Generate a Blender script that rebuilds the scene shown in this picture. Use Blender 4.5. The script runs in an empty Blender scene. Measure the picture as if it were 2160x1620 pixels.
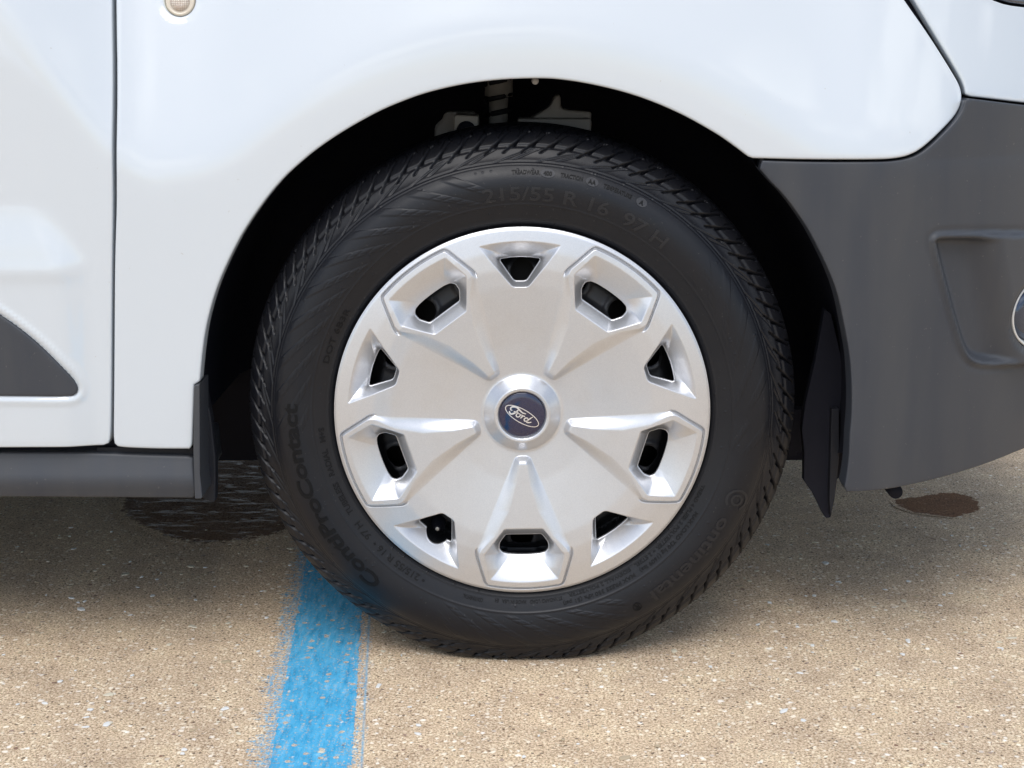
import bpy, bmesh, math, random
import numpy as np
from mathutils import Vector
R_ = math.radians
random.seed(7); RNG = np.random.default_rng(7)
SC = bpy.context.scene
COL = SC.collection

# ------------------------------------------------------------------ camera, world, sun, exposure
CAM_F = 3350.0            # focal length in pixels of a 2160 px wide picture
CAM_P = R_(12.70)         # pitch down
CX, CD, CH = -0.0117, 1.7734, 0.7444
cam = bpy.data.cameras.new("camera"); camo = bpy.data.objects.new("camera", cam); COL.objects.link(camo)
cam.sensor_width = 36; cam.lens = 36 * CAM_F / 2160
cam.clip_start = 0.05; cam.clip_end = 2000
camo.location = (CX, -CD, CH); camo.rotation_euler = (math.pi / 2 - CAM_P, 0, 0)
SC.camera = camo
SUN_EL, SUN_AZ = 54.0, 190.0      # azimuth: clockwise from +Y; the sun stands behind the photographer's left shoulder, veiled
w = bpy.data.worlds.new("World"); SC.world = w; w.use_nodes = True
nt = w.node_tree; nt.nodes.clear()
out = nt.nodes.new("ShaderNodeOutputWorld"); bg = nt.nodes.new("ShaderNodeBackground")
sky = nt.nodes.new("ShaderNodeTexSky"); sky.sky_type = 'NISHITA'; sky.sun_disc = False
sky.sun_elevation = R_(SUN_EL); sky.sun_rotation = R_(SUN_AZ); sky.air_density = 1.0; sky.dust_density = 1.2
tc = nt.nodes.new("ShaderNodeTexCoord")
cl = nt.nodes.new("ShaderNodeTexNoise"); cl.inputs['Scale'].default_value = 2.3; cl.inputs['Detail'].default_value = 7; cl.inputs['Roughness'].default_value = .55
mp = nt.nodes.new("ShaderNodeMapping"); mp.inputs['Scale'].default_value = (1, 1, 2.6); mp.inputs['Location'].default_value = (3.1, 1.7, .4)
cr = nt.nodes.new("ShaderNodeValToRGB"); cr.color_ramp.elements[0].position = .49; cr.color_ramp.elements[1].position = .60
mx = nt.nodes.new("ShaderNodeMix"); mx.data_type = 'RGBA'; mx.inputs[7].default_value = (10.0, 10.6, 11.4, 1)
nt.links.new(tc.outputs['Generated'], mp.inputs[0]); nt.links.new(mp.outputs[0], cl.inputs[0]); nt.links.new(cl.outputs[0], cr.inputs[0])
nt.links.new(cr.outputs[0], mx.inputs[0]); nt.links.new(sky.outputs[0], mx.inputs[6]); nt.links.new(mx.outputs[2], bg.inputs[0])
bg.inputs[1].default_value = 0.125; nt.links.new(bg.outputs[0], out.inputs[0])
sun = bpy.data.lights.new("sun", 'SUN'); sun.energy = 1.6; sun.angle = R_(38); sun.color = (1.0, .97, .93)
suno = bpy.data.objects.new("sun", sun); COL.objects.link(suno)
az, el = R_(SUN_AZ), R_(SUN_EL)
sd_ = Vector((math.sin(az) * math.cos(el), math.cos(az) * math.cos(el), math.sin(el)))
suno.rotation_euler = sd_.to_track_quat('Z', 'Y').to_euler(); suno.location = (0, -3, 6)
SC.view_settings.view_transform = 'Standard'; SC.view_settings.look = 'None'
SC.view_settings.exposure = 0.30; SC.view_settings.gamma = 1; SC.view_settings.use_curve_mapping = False

# ------------------------------------------------------------------ geometry helpers
WZ = 0.309                # wheel centre height
_c, _s = math.cos(CAM_P), math.sin(CAM_P)
def ray(u, v):
    a = (u - 1080) / CAM_F; b = (810 - v) / CAM_F
    return np.array([a, _c + b * _s, -_s + b * _c])
def on_surf(u, v, Y):
    """point where the sight line of the photograph's pixel meets the surface y = Y(x, z)"""
    d = ray(u, v); y = 0.0
    for _ in range(25):
        t = (y + CD) / d[1]; x = CX + t * d[0]; z = CH + t * d[2]
        y = .5 * y + .5 * float(Y(np.array([x]), np.array([z]))[0])
    return (CX + t * d[0], z)
def on_ground(u, v, z=0.0):
    d = ray(u, v); t = (z - CH) / d[2]
    return (CX + t * d[0], -CD + t * d[1])
def trace(pts, Y): return np.array([on_surf(u, v, Y) for u, v in pts])
def at_depth(pts, y): return np.array([on_surf(u, v, lambda x, z: x * 0 + y) for u, v in pts])
def smooth_poly(P, it=2, corners=()):
    P = [tuple(p) for p in P]; keep = set(corners)
    for _ in range(it):
        Q = []; nk = set(); n = len(P)
        for i in range(n):
            a, b = np.array(P[i]), np.array(P[(i + 1) % n])
            if i in keep: nk.add(len(Q)); Q.append(tuple(a))
            else: Q.append(tuple(.75 * a + .25 * b))
            if (i + 1) % n not in keep: Q.append(tuple(.25 * a + .75 * b))
        P, keep = Q, nk
    return np.array(P)
def poly_sd(P, poly):
    """signed distance (inside negative) of points P (n,2) to a closed polygon"""
    A = np.asarray(poly, float); B = np.roll(A, -1, 0); out_ = np.empty(len(P))
    for s in range(0, len(P), 40000):
        p = P[s:s + 40000]; best = np.full(len(p), 1e18); ins = np.zeros(len(p), bool)
        for a, b in zip(A, B):
            e = b - a; wv = p - a; L = e @ e
            if L < 1e-18: continue
            t = np.clip((wv @ e) / L, 0, 1); dd = wv - t[:, None] * e
            best = np.minimum(best, (dd ** 2).sum(1))
            c1 = (a[1] > p[:, 1]) != (b[1] > p[:, 1])
            if abs(b[1] - a[1]) > 1e-15:
                ins ^= c1 & (p[:, 0] < (b[0] - a[0]) * (p[:, 1] - a[1]) / (b[1] - a[1]) + a[0])
        dist = np.sqrt(best); out_[s:s + 40000] = np.where(ins, -dist, dist)
    return out_
def sstep(t): t = np.clip(t, 0, 1); return t * t * (3 - 2 * t)
def softplus(x, k): return .5 * (x + np.sqrt(x * x + k * k)) - 0.0
def link_mesh(name, V, F, mats, parent=None, mi=None, smooth=True):
    me = bpy.data.meshes.new(name)
    me.from_pydata([tuple(v) for v in V], [], F if isinstance(F, list) else F.tolist())
    for m in (mats if isinstance(mats, (list, tuple)) else [mats]): me.materials.append(m)
    me.polygons.foreach_set('use_smooth', [smooth] * len(me.polygons))
    if mi is not None: me.polygons.foreach_set('material_index', mi)
    me.update()
    o = bpy.data.objects.new(name, me); COL.objects.link(o)
    if parent is not None: put(o, parent)
    return o
def put(o, parent):
    from mathutils import Matrix
    o.parent = parent
    # every mesh is written in world coordinates: only the van's own Empty carries an offset to undo
    o.matrix_parent_inverse = Matrix.Translation(parent.location).inverted() if parent.parent is None and parent.type == 'EMPTY' else Matrix.Identity(4)
def field(name, bbox, step, sdf, yfun, mats, parent=None, R=0.0, wall=0.01, nr=4):
    """sheet y = yfun(x, z) filling sdf < 0, with a rolled edge of radius R and a return of depth wall"""
    x0, x1, z0, z1 = bbox
    nx = int((x1 - x0) / step) + 2; nz = int((z1 - z0) / step) + 2
    X, Z = np.meshgrid(x0 + step * np.arange(nx), z0 + step * np.arange(nz))
    P = np.stack([X.ravel(), Z.ravel()], 1)
    f = lambda q: sdf(q) + R
    ok = (f(P) < .3 * step).reshape(nz, nx)
    cell = ok[:-1, :-1] & ok[1:, :-1] & ok[:-1, 1:] & ok[1:, 1:]
    j, i = np.nonzero(cell); a = j * nx + i
    F = np.stack([a, a + 1, a + nx + 1, a + nx], 1)
    used = np.unique(F); remap = -np.ones(nx * nz, int); remap[used] = np.arange(len(used))
    F = remap[F]; P = P[used]
    E = np.concatenate([F[:, [0, 1]], F[:, [1, 2]], F[:, [2, 3]], F[:, [3, 0]]])
    n = len(P); key = E.min(1) * n + E.max(1); _, idx, cnt = np.unique(key, return_index=True, return_counts=True)
    BE = E[idx[cnt == 1]]; bv = np.unique(BE)
    q = P[bv].copy(); h = step * .2
    for _ in range(3):
        s = f(q); g = np.stack([f(q + [h, 0]) - f(q - [h, 0]), f(q + [0, h]) - f(q - [0, h])], 1) / (2 * h)
        g /= np.maximum(np.linalg.norm(g, axis=1), 1e-9)[:, None]
        q = q - np.clip(s, -step, step)[:, None] * g
    P[bv] = q
    base = np.column_stack([P[:, 0], yfun(P[:, 0], P[:, 1]), P[:, 1]])
    V = [base]; Fs = [F]; inv = -np.ones(n, int); inv[bv] = np.arange(len(bv)); prev = bv; m = n
    rings = [(R * math.sin(t), R * (1 - math.cos(t))) for t in np.linspace(0, math.pi / 2, nr + 1)[1:]] if R > 0 else []
    if wall > 0: rings.append((R, R + wall))
    for k, (o_, d_) in enumerate(rings):
        rv = base[bv].copy(); rv[:, 0] += g[:, 0] * o_; rv[:, 2] += g[:, 1] * o_; rv[:, 1] += d_
        if R == 0 and k == 0:                              # a hard edge keeps its own vertices
            V.append(base[bv]); prev = np.arange(m, m + len(bv)); m += len(bv)
        V.append(rv); cur = np.arange(m, m + len(bv)); m += len(bv)
        a, b = BE[:, 0], BE[:, 1]
        Fs.append(np.stack([prev[inv[b]], prev[inv[a]], cur[inv[a]], cur[inv[b]]], 1)); prev = cur
    return link_mesh(name, np.concatenate(V), np.concatenate(Fs), mats, parent)
def bb(poly, m=.01): p = np.asarray(poly); return (p[:, 0].min() - m, p[:, 0].max() + m, p[:, 1].min() - m, p[:, 1].max() + m)
def lathe(prof, n=96, cy=None, centre=(0, 0, WZ)):
    """profile of (radius, y) turned round the axle line"""
    V = []; F = []; m = len(prof)
    for k in range(n):
        t = 2 * math.pi * k / n
        for r, y in prof: V.append((centre[0] + r * math.cos(t), centre[1] + y, centre[2] + r * math.sin(t)))
    for k in range(n):
        for i in range(m - 1):
            a = k * m + i; b = ((k + 1) % n) * m + i
            F.append((a, a + 1, b + 1, b))
    return V, F
def prism(poly, y0, y1):
    """closed polygon in x, z pushed from y0 to y1"""
    n = len(poly); V = [(p[0], y0, p[1]) for p in poly] + [(p[0], y1, p[1]) for p in poly]
    F = [tuple(range(n)), tuple(range(2 * n - 1, n - 1, -1))] + [(i, i + n, (i + 1) % n + n, (i + 1) % n) for i in range(n)]
    return V, F
def join(*parts):
    V = []; F = []
    for v, f in parts: o = len(V); V += list(v); F += [tuple(i + o for i in q) for q in f]
    return V, F
def box(x0, x1, y0, y1, z0, z1): return prism([(x0, z0), (x1, z0), (x1, z1), (x0, z1)], y0, y1)
def tube(pts, r, n=10):
    V = []; F = []; P = [Vector(p) for p in pts]
    for i, p in enumerate(P):
        d = (P[min(i + 1, len(P) - 1)] - P[max(i - 1, 0)]).normalized(); a = d.orthogonal().normalized(); b = d.cross(a)
        rr = r[i] if isinstance(r, (list, tuple)) else r
        for k in range(n):
            t = 2 * math.pi * k / n; V.append(tuple(p + rr * (math.cos(t) * a + math.sin(t) * b)))
    for i in range(len(P) - 1):
        for k in range(n): F.append((i * n + k, i * n + (k + 1) % n, (i + 1) * n + (k + 1) % n, (i + 1) * n + k))
    F += [tuple(range(n))[::-1], tuple(range((len(P) - 1) * n, len(P) * n))]
    return V, F
def bevel(o, wdt, seg=2):
    m = o.modifiers.new('bevel', 'BEVEL'); m.width = wdt; m.segments = seg; m.limit_method = 'ANGLE'; return o

# ------------------------------------------------------------------ materials
class NT:
    def __init__(s, name):
        s.m = bpy.data.materials.new(name); s.m.use_nodes = True; s.t = s.m.node_tree
        s.b = s.t.nodes['Principled BSDF']; s.o = s.t.nodes['Material Output']
        s.tc = s.n('TexCoord'); s.pos = s.n('NewGeometry').outputs['Position']
    def n(s, k, **kw):
        nd = s.t.nodes.new('ShaderNode' + k)
        for a, v in kw.items(): setattr(nd, a, v)
        return nd
    def l(s, a, b): s.t.links.new(a, b)
    def set(s, **kw):
        for k, v in kw.items():
            i = s.b.inputs[k.replace('_', ' ')]
            if hasattr(v, 'links') or hasattr(v, 'is_output') and v.is_output: s.l(v, i)
            else: i.default_value = v
        return s
    def val(s, x, sock):
        if isinstance(x, (int, float, tuple)): sock.default_value = x
        else: s.l(x, sock)
    def noise(s, scale, detail=3, rough=.5, vec=None, stretch=None, dist=0):
        nd = s.n('TexNoise'); nd.inputs['Scale'].default_value = scale; nd.inputs['Detail'].default_value = detail
        nd.inputs['Roughness'].default_value = rough; nd.inputs['Distortion'].default_value = dist
        v = vec or s.pos
        if stretch: mpn = s.n('Mapping'); mpn.inputs['Scale'].default_value = stretch; s.l(v, mpn.inputs[0]); v = mpn.outputs[0]
        s.l(v, nd.inputs['Vector']); return nd.outputs['Fac']
    def voro(s, scale, feature='F1', vec=None, rnd=1.0, dim='3D'):
        nd = s.n('TexVoronoi', feature=feature, voronoi_dimensions=dim); nd.inputs['Scale'].default_value = scale; nd.inputs['Randomness'].default_value = rnd
        s.l(vec or s.pos, nd.inputs['Vector']); return nd
    def ramp(s, x, stops, interp='LINEAR'):
        r = s.n('ValToRGB'); r.color_ramp.interpolation = interp; e = r.color_ramp.elements
        while len(e) > len(stops): e.remove(e[-1])
        while len(e) < len(stops): e.new(.5)
        for q, (p, c) in zip(e, stops): q.position = p; q.color = (c, c, c, 1) if isinstance(c, (int, float)) else (*c, 1)
        s.l(x, r.inputs[0]); return r.outputs[0]
    def math(s, op, a, b=0.0, clamp=False):
        m = s.n('Math', operation=op, use_clamp=clamp); s.val(a, m.inputs[0]); s.val(b, m.inputs[1]); return m.outputs[0]
    def mix(s, f, a, b, mode='MIX'):
        m = s.n('Mix', data_type='RGBA', blend_type=mode); s.val(f, m.inputs[0])
        for x, k in ((a, 6), (b, 7)):
            if isinstance(x, tuple): m.inputs[k].default_value = (*x, 1) if len(x) == 3 else x
            else: s.l(x, m.inputs[k])
        return m.outputs[2]
    def bump(s, h, strength, dist, prev=None):
        b = s.n('Bump'); b.inputs['Strength'].default_value = strength; b.inputs['Distance'].default_value = dist
        s.l(h, b.inputs['Height'])
        if prev: s.l(prev, b.inputs['Normal'])
        return b.outputs[0]
    def sep(s, v=None):
        q = s.n('SeparateXYZ'); s.l(v or s.pos, q.inputs[0]); return q.outputs

def mat_white():
    s = NT('white_paint'); n1 = s.noise(900, 2, .5); n2 = s.noise(3, 4, .6)
    c = s.mix(n2, (.54, .59, .635), (.57, .61, .65))
    x, y, z = s.sep(); low = s.math('MULTIPLY', s.math('SUBTRACT', .34, z), 7.0, True)
    sp = s.ramp(s.noise(310, 2, .6), [(.70, 0.), (.78, .55)]); grime = s.math('MULTIPLY', s.math('ADD', sp, s.math('MULTIPLY', s.noise(30, 5, .7), .18)), low)
    fleck = s.ramp(s.noise(170, 1, .5), [(.80, 0.), (.83, .35)])
    c = s.mix(s.math('MAXIMUM', grime, fleck), c, (.34, .30, .25))
    s.set(Base_Color=c, Roughness=.34, Coat_Weight=.9, Coat_Roughness=.025, Coat_IOR=1.7)
    nb = s.bump(s.noise(420, 2, .5), .05, .0004); s.l(nb, s.b.inputs['Coat Normal'])
    return s.m
def mat_silver():
    s = NT('silver_wheel_paint'); fl = s.voro(1400).outputs['Color']; g = s.n('RGBToBW'); s.l(fl, g.inputs[0])
    c = s.ramp(g.outputs[0], [(0, (.56, .57, .60)), (1, (.64, .65, .67))])
    dirt = s.ramp(s.noise(26, 5, .6), [(.5, 0.), (.8, .12)])
    c = s.mix(dirt, c, (.42, .37, .30))
    s.set(Base_Color=c, Metallic=.72, Roughness=.36, Coat_Weight=.6, Coat_Roughness=.10)
    s.l(s.bump(g.outputs[0], .025, .0003), s.b.inputs['Normal'])
    return s.m
def mat_plain(name, col, rough=.5, metal=0., coat=0., bs=0, bstr=.2, bd=.0004, var=0., spec=.5):
    s = NT(name)
    if var: s.set(Base_Color=s.mix(s.noise(11, 5, .6), tuple(x * (1 - var) for x in col), tuple(x * (1 + var) for x in col)))
    else: s.set(Base_Color=(*col, 1))
    s.set(Roughness=rough, Specular_IOR_Level=spec, Metallic=metal, Coat_Weight=coat, Coat_Roughness=.05)
    if bs: s.l(s.bump(s.noise(bs, 2, .5), bstr, bd), s.b.inputs['Normal'])
    return s.m
def mat_grey_plastic():
    s = NT('grey_bumper_plastic')
    st = s.noise(9, 4, .6, stretch=(2.2, 1, .35)); dust = s.ramp(st, [(.38, 0.), (.75, 1.)])
    c = s.mix(dust, (.032, .037, .048), (.049, .051, .056))
    sp = s.ramp(s.noise(260, 1, .5), [(.74, 0.), (.80, .35)]); c = s.mix(sp, c, (.16, .15, .135))
    s.set(Base_Color=c, Roughness=s.ramp(st, [(.3, .40), (.8, .58)]))
    s.l(s.bump(s.noise(1500, 2, .5), .25, .0003), s.b.inputs['Normal'])
    return s.m
def mat_rubber(name, base, rough, spec=.34):
    s = NT(name)
    x, y, z = s.sep()
    zz = s.math('SUBTRACT', z, WZ); rad = s.math('SQRT', s.math('ADD', s.math('MULTIPLY', x, x), s.math('MULTIPLY', zz, zz)))
    n = s.noise(24, 6, .62); n2 = s.noise(150, 3, .6)
    d = s.ramp(rad, [(.225, .55), (.262, .12), (.285, .30), (.305, .55)])
    f = s.math('MULTIPLY', d, s.ramp(n, [(.3, .35), (.75, 1.)]))
    c = s.mix(f, base, (.015, .0145, .016))
    sp = s.ramp(s.noise(330, 1, .5), [(.73, 0.), (.78, .3)]); c = s.mix(sp, c, (.08, .075, .07))
    s.set(Base_Color=c, Roughness=s.ramp(n, [(.3, rough - .04), (.8, rough + .10)]), Specular_IOR_Level=spec)
    s.l(s.bump(n2, .22, .0005, s.bump(s.noise(900, 2, .5), .2, .0002)), s.b.inputs['Normal'])
    return s.m

def aggregate(s):
    """exposed aggregate concrete: returns colour, roughness, normal"""
    fl_ = s.n('VectorMath', operation='MULTIPLY'); s.l(s.pos, fl_.inputs[0]); fl_.inputs[1].default_value = (1, 1, 0); s.pos = fl_.outputs[0]
    big = s.noise(1.7, 4, .55); med = s.noise(14, 4, .6)
    sand = s.ramp(s.noise(360, 5, .8), [(.37, (.15, .10, .065)), (.45, (.45, .345, .235)), (.53, (.70, .57, .41)), (.63, (.90, .83, .69))])
    warp = s.n('Mapping'); s.l(s.pos, warp.inputs[0])
    nz = s.n('TexNoise'); nz.inputs['Scale'].default_value = 120; s.l(s.pos, nz.inputs['Vector'])
    va = s.n('VectorMath', operation='MULTIPLY_ADD'); s.l(nz.outputs['Color'], va.inputs[0]); va.inputs[1].default_value = (.006, .006, 0); s.l(s.pos, va.inputs[2])
    wp = va.outputs[0]
    c = sand; h = s.math('MULTIPLY', s.noise(360, 5, .8), .8)
    for scale, thr, keep, cols in ((230, .42, .55, [(0, (.34, .25, .16)), (.5, (.74, .64, .47)), (1, (.88, .82, .68))]),
                                   (115, .36, .62, [(0, (.68, .57, .41)), (.4, (.80, .73, .59)), (.85, (.90, .87, .79)), (1, (.22, .13, .09))]),
                                   (52, .20, .80, [(0, (.86, .83, .75)), (.7, (.90, .90, .87)), (1, (.74, .67, .54))])):
        v = s.voro(scale, vec=wp, dim='2D'); cs = s.n('SeparateColor'); s.l(v.outputs['Color'], cs.inputs[0])
        on = s.math('GREATER_THAN', cs.outputs[0], keep)
        rr = s.math('MULTIPLY', s.math('ADD', s.math('MULTIPLY', cs.outputs[1], .6), .4), thr)
        m = s.math('MULTIPLY', s.math('SUBTRACT', rr, v.outputs['Distance']), 14, True)
        m = s.math('MULTIPLY', m, on)
        c = s.mix(m, c, s.ramp(cs.outputs[2], cols)); h = s.math('MAXIMUM', h, s.math('MULTIPLY', m, .75))
    pit = s.voro(170, vec=wp, dim='2D'); ps = s.n('SeparateColor'); s.l(pit.outputs['Color'], ps.inputs[0])
    pm = s.math('MULTIPLY', s.math('LESS_THAN', pit.outputs['Distance'], .24), s.math('GREATER_THAN', ps.outputs[1], .90))
    c = s.mix(s.math('MULTIPLY', pm, .8), c, (.07, .045, .03)); h = s.math('SUBTRACT', h, s.math('MULTIPLY', pm, .6))
    tone = s.ramp(big, [(.3, (1.07, 1.035, 1.0)), (.7, (1.20, 1.15, 1.08))]); c = s.mix(1.0, c, tone, 'MULTIPLY')
    tone2 = s.ramp(med, [(.3, (.80, .76, .75)), (.5, (.97, .94, .93)), (.7, (1.06, 1.05, 1.02))]); c = s.mix(1.0, c, tone2, 'MULTIPLY')
    return c, h
def mat_ground():
    s = NT('exposed_aggregate_concrete'); c, h = aggregate(s)
    s.set(Base_Color=c, Roughness=.86, Specular_IOR_Level=.3); s.l(s.bump(h, .9, .0022), s.b.inputs['Normal']); return s.m
def mat_wet(name, dark, gloss, oily):
    s = NT(name); c, h = aggregate(s)
    at = s.n('Attribute'); at.attribute_name = 'soak'
    f = s.math('ADD', at.outputs['Fac'], s.math('MULTIPLY', s.math('SUBTRACT', s.noise(70, 5, .7), .5), 1.5))
    f = s.math('MULTIPLY', s.math('SUBTRACT', f, .32), 6.0, True)
    wetc = s.mix(1.0, c, dark, 'MULTIPLY')
    if oily:
        rip = s.noise(95, 5, .75, stretch=(.55, 1.4, 1), dist=1.0); sp = s.noise(42, 4, .7, stretch=(.45, 1.5, 1), dist=.6)
        wr = s.ramp(sp, [(.52, .85), (.60, gloss)])
        s.set(Base_Color=s.mix(f, c, wetc), Roughness=s.math('SUBTRACT', .86, s.math('MULTIPLY', f, s.math('SUBTRACT', .86, wr))), Specular_IOR_Level=.2)
        s.l(s.bump(rip, .8, .0014, s.bump(h, .6, .0016)), s.b.inputs['Normal'])
    else:
        s.set(Base_Color=s.mix(f, c, wetc), Roughness=.8, Specular_IOR_Level=.15); s.l(s.bump(h, .9, .0022), s.b.inputs['Normal'])
    return s.m
def mat_line(xc, slope, half):
    s = NT('worn_blue_line_paint'); c, h = aggregate(s); x, y, z = s.sep()
    u = s.math('SUBTRACT', x, s.math('ADD', s.math('MULTIPLY', y, slope), xc))        # distance from the line's centre
    un = s.math('DIVIDE', u, half)                                                     # -1 .. 1
    st = s.math('ADD', s.math('MULTIPLY', s.noise(60, 5, .8, stretch=(3.6, .25, 1)), .6), s.math('MULTIPLY', s.noise(110, 4, .75, stretch=(.5, 2.4, 1)), .4)); fine = s.noise(260, 4, .7, stretch=(1, .8, 1)); edge = s.noise(26, 4, .7, stretch=(.6, 2.6, 1))
    a = s.math('ABSOLUTE', un)
    unw = s.math('ADD', un, s.math('MULTIPLY', s.math('SUBTRACT', s.noise(55, 4, .7, stretch=(.6, 1.6, 1)), .5), .16))
    leftw = s.math('LESS_THAN', unw, -.64)
    gap = s.math('MULTIPLY', s.math('GREATER_THAN', unw, .76), s.math('LESS_THAN', un, .99))
    wob = s.math('SUBTRACT', edge, .5)
    wobble = s.math('MULTIPLY', wob, s.math('ADD', .35, s.math('MULTIPLY', leftw, 1.3)))
    cov = s.math('MULTIPLY', s.math('SUBTRACT', 1.0, s.math('ADD', a, wobble)), 9.0, True)
    wear = s.math('ADD', s.math('MULTIPLY', st, .62), s.math('MULTIPLY', fine, .55))   # about .58
    thr = s.math('ADD', s.math('MULTIPLY', leftw, .085), s.math('MULTIPLY', gap, .115))
    thr = s.math('ADD', thr, s.math('MULTIPLY', s.math('POWER', a, 2.0), .05))
    m = s.math('MULTIPLY', s.math('SUBTRACT', wear, s.math('ADD', thr, .43)), 8.0, True)
    m = s.math('MULTIPLY', m, cov)
    # the older, narrower stripe edge that shows as a darker rib on each side
    for pos, wd, amt in ((-.68, .032, .9), (.93, .04, .9)):
        k = s.math('SUBTRACT', 1.0, s.math('MULTIPLY', s.math('ABSOLUTE', s.math('SUBTRACT', un, s.math('ADD', pos, s.math('MULTIPLY', wobble, .03)))), 1 / wd), True)
        m = s.math('MAXIMUM', m, s.math('MULTIPLY', k, s.math('MULTIPLY', s.math('SUBTRACT', wear, .38), 3.2 * amt, True)))
    peb = s.voro(62, dim='2D'); pc = s.n('SeparateColor'); s.l(peb.outputs['Color'], pc.inputs[0])
    hole = s.math('MULTIPLY', s.math('LESS_THAN', peb.outputs['Distance'], .2), s.math('GREATER_THAN', pc.outputs[0], .83))
    m = s.math('MULTIPLY', m, s.math('SUBTRACT', 1.0, s.math('MULTIPLY', hole, .8)))
    blue = s.ramp(s.noise(48, 5, .7, stretch=(2.2, .5, 1)), [(.3, (.025, .27, .52)), (.46, (.06, .42, .73)), (.58, (.11, .50, .80)), (.72, (.30, .60, .84))])
    s.set(Base_Color=s.mix(m, c, blue), Roughness=.86, Specular_IOR_Level=.3)
    hh = s.math('ADD', h, s.math('MULTIPLY', m, .15))
    s.l(s.bump(hh, .9, .0022), s.b.inputs['Normal']); return s.m

M_WHITE = mat_white(); M_SILVER = mat_silver(); M_GREY = mat_grey_plastic()
M_TYRE = mat_rubber('tyre_rubber', (.0045, .0055, .009), .40); M_LETTER = mat_rubber('tyre_lettering', (.0020, .0022, .003), .5, .20)
M_LETTER3 = mat_rubber('pale_tyre_lettering', (.0068, .0076, .011), .42, .46); M_LETTER2 = mat_rubber('raised_tyre_mark', (.035, .037, .043), .5)  # sidewall lettering set slightly paler than the tyre rubber
M_BLACK = mat_plain('black_liner_plastic', (.0115, .012, .018), .7, bs=300, spec=.12, var=.25)
M_BLACK2 = mat_plain('dark_flap_plastic', (.011, .012, .017), .6, bs=500, var=.2, spec=.3)
M_STEEL = mat_plain('black_steel_wheel', (.040, .041, .046), .42, bs=200, var=.25)
M_SUSP = mat_plain('dusty_suspension_steel', (.30, .295, .29), .6, bs=121, var=.35)
M_NAVY = mat_plain('navy_emblem', (.006, .009, .045), .16, coat=1.)
M_CHROME = mat_plain('bright_emblem_silver', (.86, .86, .88), .25, metal=.85)
M_RIMCAP = mat_plain('satin_bezel', (.62, .62, .60), .35, metal=.3)
M_LENS = mat_plain('cream_lens', (.62, .55, .44), .12, coat=1.)
M_GLASS = mat_plain('dark_lamp_glass', (.035, .05, .085), .06, metal=.55, coat=1.)
M_WINDOW = mat_plain('dark_window_glass', (.02, .022, .025), .05, coat=1.)

# ------------------------------------------------------------------ the ground and its marks
def tagset(o, label=None, cat=None, kind=None, group=None):
    if label: o['label'] = label
    if cat: o['category'] = cat
    if kind: o['kind'] = kind
    if group: o['group'] = group
    return o
g = link_mesh('ground', [(-150, -150, 0), (150, -150, 0), (150, 150, 0), (-150, 150, 0)], [(0, 1, 2, 3)], mat_ground())
tagset(g, 'tan exposed aggregate concrete of the parking lot', 'ground', 'structure')
aL, bL = on_ground(523, 1620), on_ground(586, 1253)
aR, bR = on_ground(772, 1620), on_ground(797, 1316)
def xat(a, b, y): return a[0] + (b[0] - a[0]) * (y - a[1]) / (b[1] - a[1])
y1, y2 = -.30, .10
xa, xb = (xat(aL, bL, y1) + xat(aR, bR, y1)) / 2, (xat(aL, bL, y2) + xat(aR, bR, y2)) / 2
half = (xat(aR, bR, y1) - xat(aL, bL, y1)) / 2
slope = (xb - xa) / (y2 - y1); xc = xa - slope * y1
V = []; ys = [-2.6, .62]
for y in ys:
    for q in (-1, 1): V.append((xc + slope * y + q * half * 1.35, y, .0004))
ln = link_mesh('parking_line', V, [(0, 1, 3, 2)], mat_line(xc, slope, half))
tagset(ln, 'worn bright blue painted parking line running under the front tyre', 'parking line', 'structure')
def patch(name, pts, mat, label, z=.0008, jit=.006, seed=1):
    P = smooth_poly([on_ground(u, v) for u, v in pts], 4); c = P.mean(0); Q = []
    for p in P:
        t = math.atan2(p[1] - c[1], p[0] - c[0])
        k = 1 + jit * sum(math.sin(f * t + seed * f * 1.7) / f ** .6 for f in (5, 8, 13, 21, 34, 47))
        Q.append((c[0] + (p[0] - c[0]) * k, c[1] + (p[1] - c[1]) * k, z))
    n = len(Q); V = []; F = []; A = []
    for k, at in ((1.14, 0.), (1.0, .5), (.82, 1.), (.4, 1.)):
        V += [(c[0] + (q[0] - c[0]) * k, c[1] + (q[1] - c[1]) * k, z) for q in Q]; A += [at] * n
    for r in range(3): F += [(r * n + i, r * n + (i + 1) % n, (r + 1) * n + (i + 1) % n, (r + 1) * n + i) for i in range(n)]
    F.append(tuple(3 * n + i for i in range(n)))
    o = link_mesh(name, V, F, mat, smooth=False)
    o.data.attributes.new('soak', 'FLOAT', 'POINT').data.foreach_set('value', A)
    return tagset(o, label, 'wet patch', 'structure')
patch('wet_patch', [(262, 1075), (268, 1048), (300, 1010), (380, 985), (470, 962), (590, 960), (680, 985), (690, 1080), (625, 1108), (560, 1128), (470, 1143), (380, 1140), (340, 1120), (290, 1100)],
      mat_wet('wet_oily_concrete', (.24, .16, .11), .42, True), 'dark shiny wet puddle stain on the concrete behind the tyre', jit=.012, seed=3)
patch('wet_patch', [(1885, 1062), (1905, 1052), (1950, 1048), (1985, 1040), (2035, 1043), (2066, 1062), (2060, 1080), (2030, 1086), (2010, 1093), (1990, 1088), (1925, 1082)],
      mat_wet('damp_concrete', (.34, .22, .15), .75, False), 'small reddish brown damp spot on the concrete below the bumper', jit=.02, seed=5)
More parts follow.
